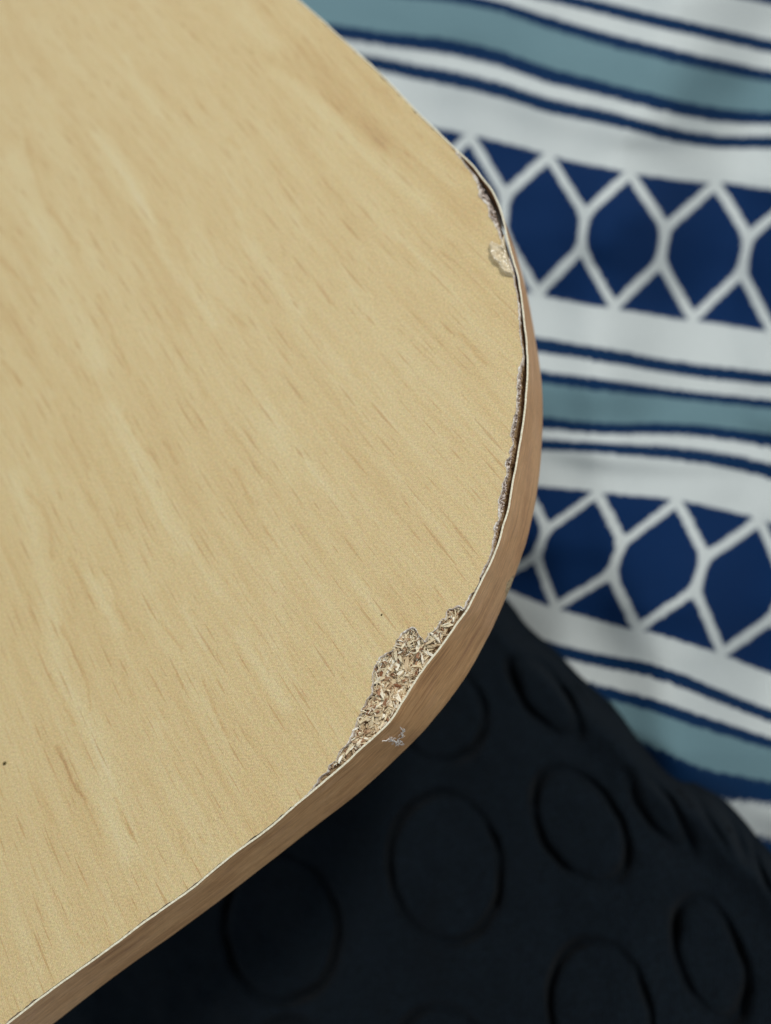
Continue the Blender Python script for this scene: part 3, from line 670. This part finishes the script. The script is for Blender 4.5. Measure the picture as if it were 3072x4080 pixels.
for j in range(len(xs)):
    yk = np.maximum.accumulate(np.array([c_[1][j] for c_ in curves])+np.arange(len(curves))*.01); vk = np.array([c_[0] for c_ in curves])
    o_ = np.interp(ys, yk, vk); lo_ = ys < yk[0]; hi = ys > yk[-1]
    o_[lo_] = vk[0]-(yk[0]-ys[lo_])/77.; o_[hi] = vk[-1]+(ys[hi]-yk[-1])/77.; VV[:, j] = o_
ucv = []
for k_, l_ in UK:
    a = z1(l_); ys2 = np.arange(-1300, 4901, 20.); xv = np.interp(ys2, a[:, 1], a[:, 0]); xv = smooth1(xv, 15); ucv.append((k_, np.interp(ys, ys2, xv)))
UU = np.empty_like(X_)
for i in range(len(ys)):
    xk = np.array([c_[1][i] for c_ in ucv]); kk = np.array([c_[0] for c_ in ucv], float)
    o_ = np.interp(xs, xk, kk); a = xs < xk[0]; b = xs > xk[-1]; o_[a] = kk[0]-(xk[0]-xs[a])/323.; o_[b] = kk[-1]+(xs[b]-xk[-1])/335.; UU[i] = o_
ny, nx = X_.shape
Fq = [(i*nx+j, (i+1)*nx+j, (i+1)*nx+j+1, i*nx+j+1) for i in range(ny-1) for j in range(nx-1)]
me = mesh('printed_cloth', PW, Fq); l = me.uv_layers.new(name='UVMap'); idx = np.empty(len(me.loops), np.int32); me.loops.foreach_get('vertex_index', idx)
l.data.foreach_set('uv', np.c_[UU.ravel(), VV.ravel()][idx].astype(np.float32).ravel())
cl = link('printed_cloth', me, M_PRINT, None, True)
sd = cl.modifiers.new('thickness', 'SOLIDIFY'); sd.thickness = .0008; sd.offset = -1
tag(cl, 'white cotton bed cloth printed with navy and grey blue stripes and a navy honeycomb band', 'cloth')

# ---------------------------------------------------------------- black embossed fabric
BND = [(600,900),(1300,1650),(1700,2050),(2010,2375),(2100,2490),(2215,2590),(2310,2690),(2400,2770),(2500,2850),(2590,2960),(2700,3075),(2790,3130),(2880,3180),(2960,3260),(3080,3400),(3400,3700),(3900,4200)]
bs = resample(spline(BND), 9)[0]
E0 = [(510,940,195,262,-8,1.0),(990,795,135,222,-33,1.0),(1450,1265,112,222,-20,1.0),(1060,1460,175,262,-12,1.0),(500,1690,190,255,-8,1.),(-70,1150,200,265,-5,.9),(500,400,150,165,-8,.9),(865,335,70,170,-38,.9),(1275,745,52,165,-37,.8),(1480,760,36,165,-30,.7),(1560,1830,140,250,-15,.9),(-20,1730,190,255,-5,.8),(1690,940,60,190,-22,.7)]
ELL = [(1200+cx/.89, 2400+cy/.89, rx/.89, ry/.89, math.radians(a), k) for cx, cy, rx, ry, a, k in E0]
# black cloth grid: along the hem, then down the image away from it
down = np.array([-.62, .78])
tt = np.r_[-.0, np.arange(0, 3300, 9.)]
KX = bs[:, 0][:, None]+down[0]*tt[None]; KY = bs[:, 1][:, None]+down[1]*tt[None]
TTm = np.broadcast_to(tt[None], KX.shape)
kx, ky, kt = KX.ravel(), KY.ravel(), TTm.ravel()
def black_height(x, y, t):
    z = cloth_height(x, y); z = -.118-.010*sstep(x, 2450, 3100)+.0045*vnoise(x/500, y/420, 81)
    z = z-.011*(1-sstep(t, 0, 130))                                   # hem rolls down on the printed cloth
    # long soft folds that run beside the hem
    z += .0030*np.cos((t-95)/58.)*np.exp(-((t-120)/190.)**2)*(.35+.65*sstep(x, 2200, 2700))*sstep(t, 0, 50)
    z += (.0016*vnoise(x/150+y/260, y/300-x/240, 83)+.0005*vnoise(x/60, y/60, 84))*sstep(t, 60, 260)
    for cx, cy, rx, ry, a, k in ELL:
        dx, dy = x-cx, y-cy; u_1 = dx*math.cos(a)+dy*math.sin(a); v_1 = -dx*math.sin(a)+dy*math.cos(a)
        m = (np.abs(u_1) < rx*1.6) & (np.abs(v_1) < ry*1.6)
        q = np.hypot(u_1/rx, v_1/ry); d = (q-1)*min(rx, ry)
        th = np.arctan2(v_1/ry, u_1/rx)
        amp = .18+.82*np.abs(np.cos(th-.5))**1.6*(.75+.5*vnoise(x/90, y/90, 91))
        z = z-sstep(t, 10, 90)*np.where(m, (.0085*k*amp)*np.exp(-((d+5*vnoise(x/70, y/70, 92))/14.)**2), 0)+np.where(m, .0004*k*(1-sstep(q, .35, .98)), 0)+np.where(m, .0*d, 0)
    return z
kz = black_height(kx, ky, kt); KP = U(kx, ky, kz)
nb_, nt_ = KX.shape
Fk = [(i*nt_+j, i*nt_+j+1, (i+1)*nt_+j+1, (i+1)*nt_+j) for i in range(nb_-1) for j in range(nt_-1)]
me = mesh('black_fabric', KP, Fk); bm = bmesh.new(); bm.from_mesh(me); bmesh.ops.remove_doubles(bm, verts=bm.verts, dist=1e-7); bmesh.ops.recalc_face_normals(bm, faces=bm.faces)
if sum(f.normal.z for f in list(bm.faces)[:500]) < 0: bmesh.ops.reverse_faces(bm, faces=bm.faces)
bm.to_mesh(me); bm.free()
bk = link('black_fabric', me, M_BLACK, None, True)
sd = bk.modifiers.new('thickness', 'SOLIDIFY'); sd.thickness = .0035; sd.offset = -1
tag(bk, 'black stretch fabric embossed with oval rings, lying over the printed cloth under the table corner', 'fabric')
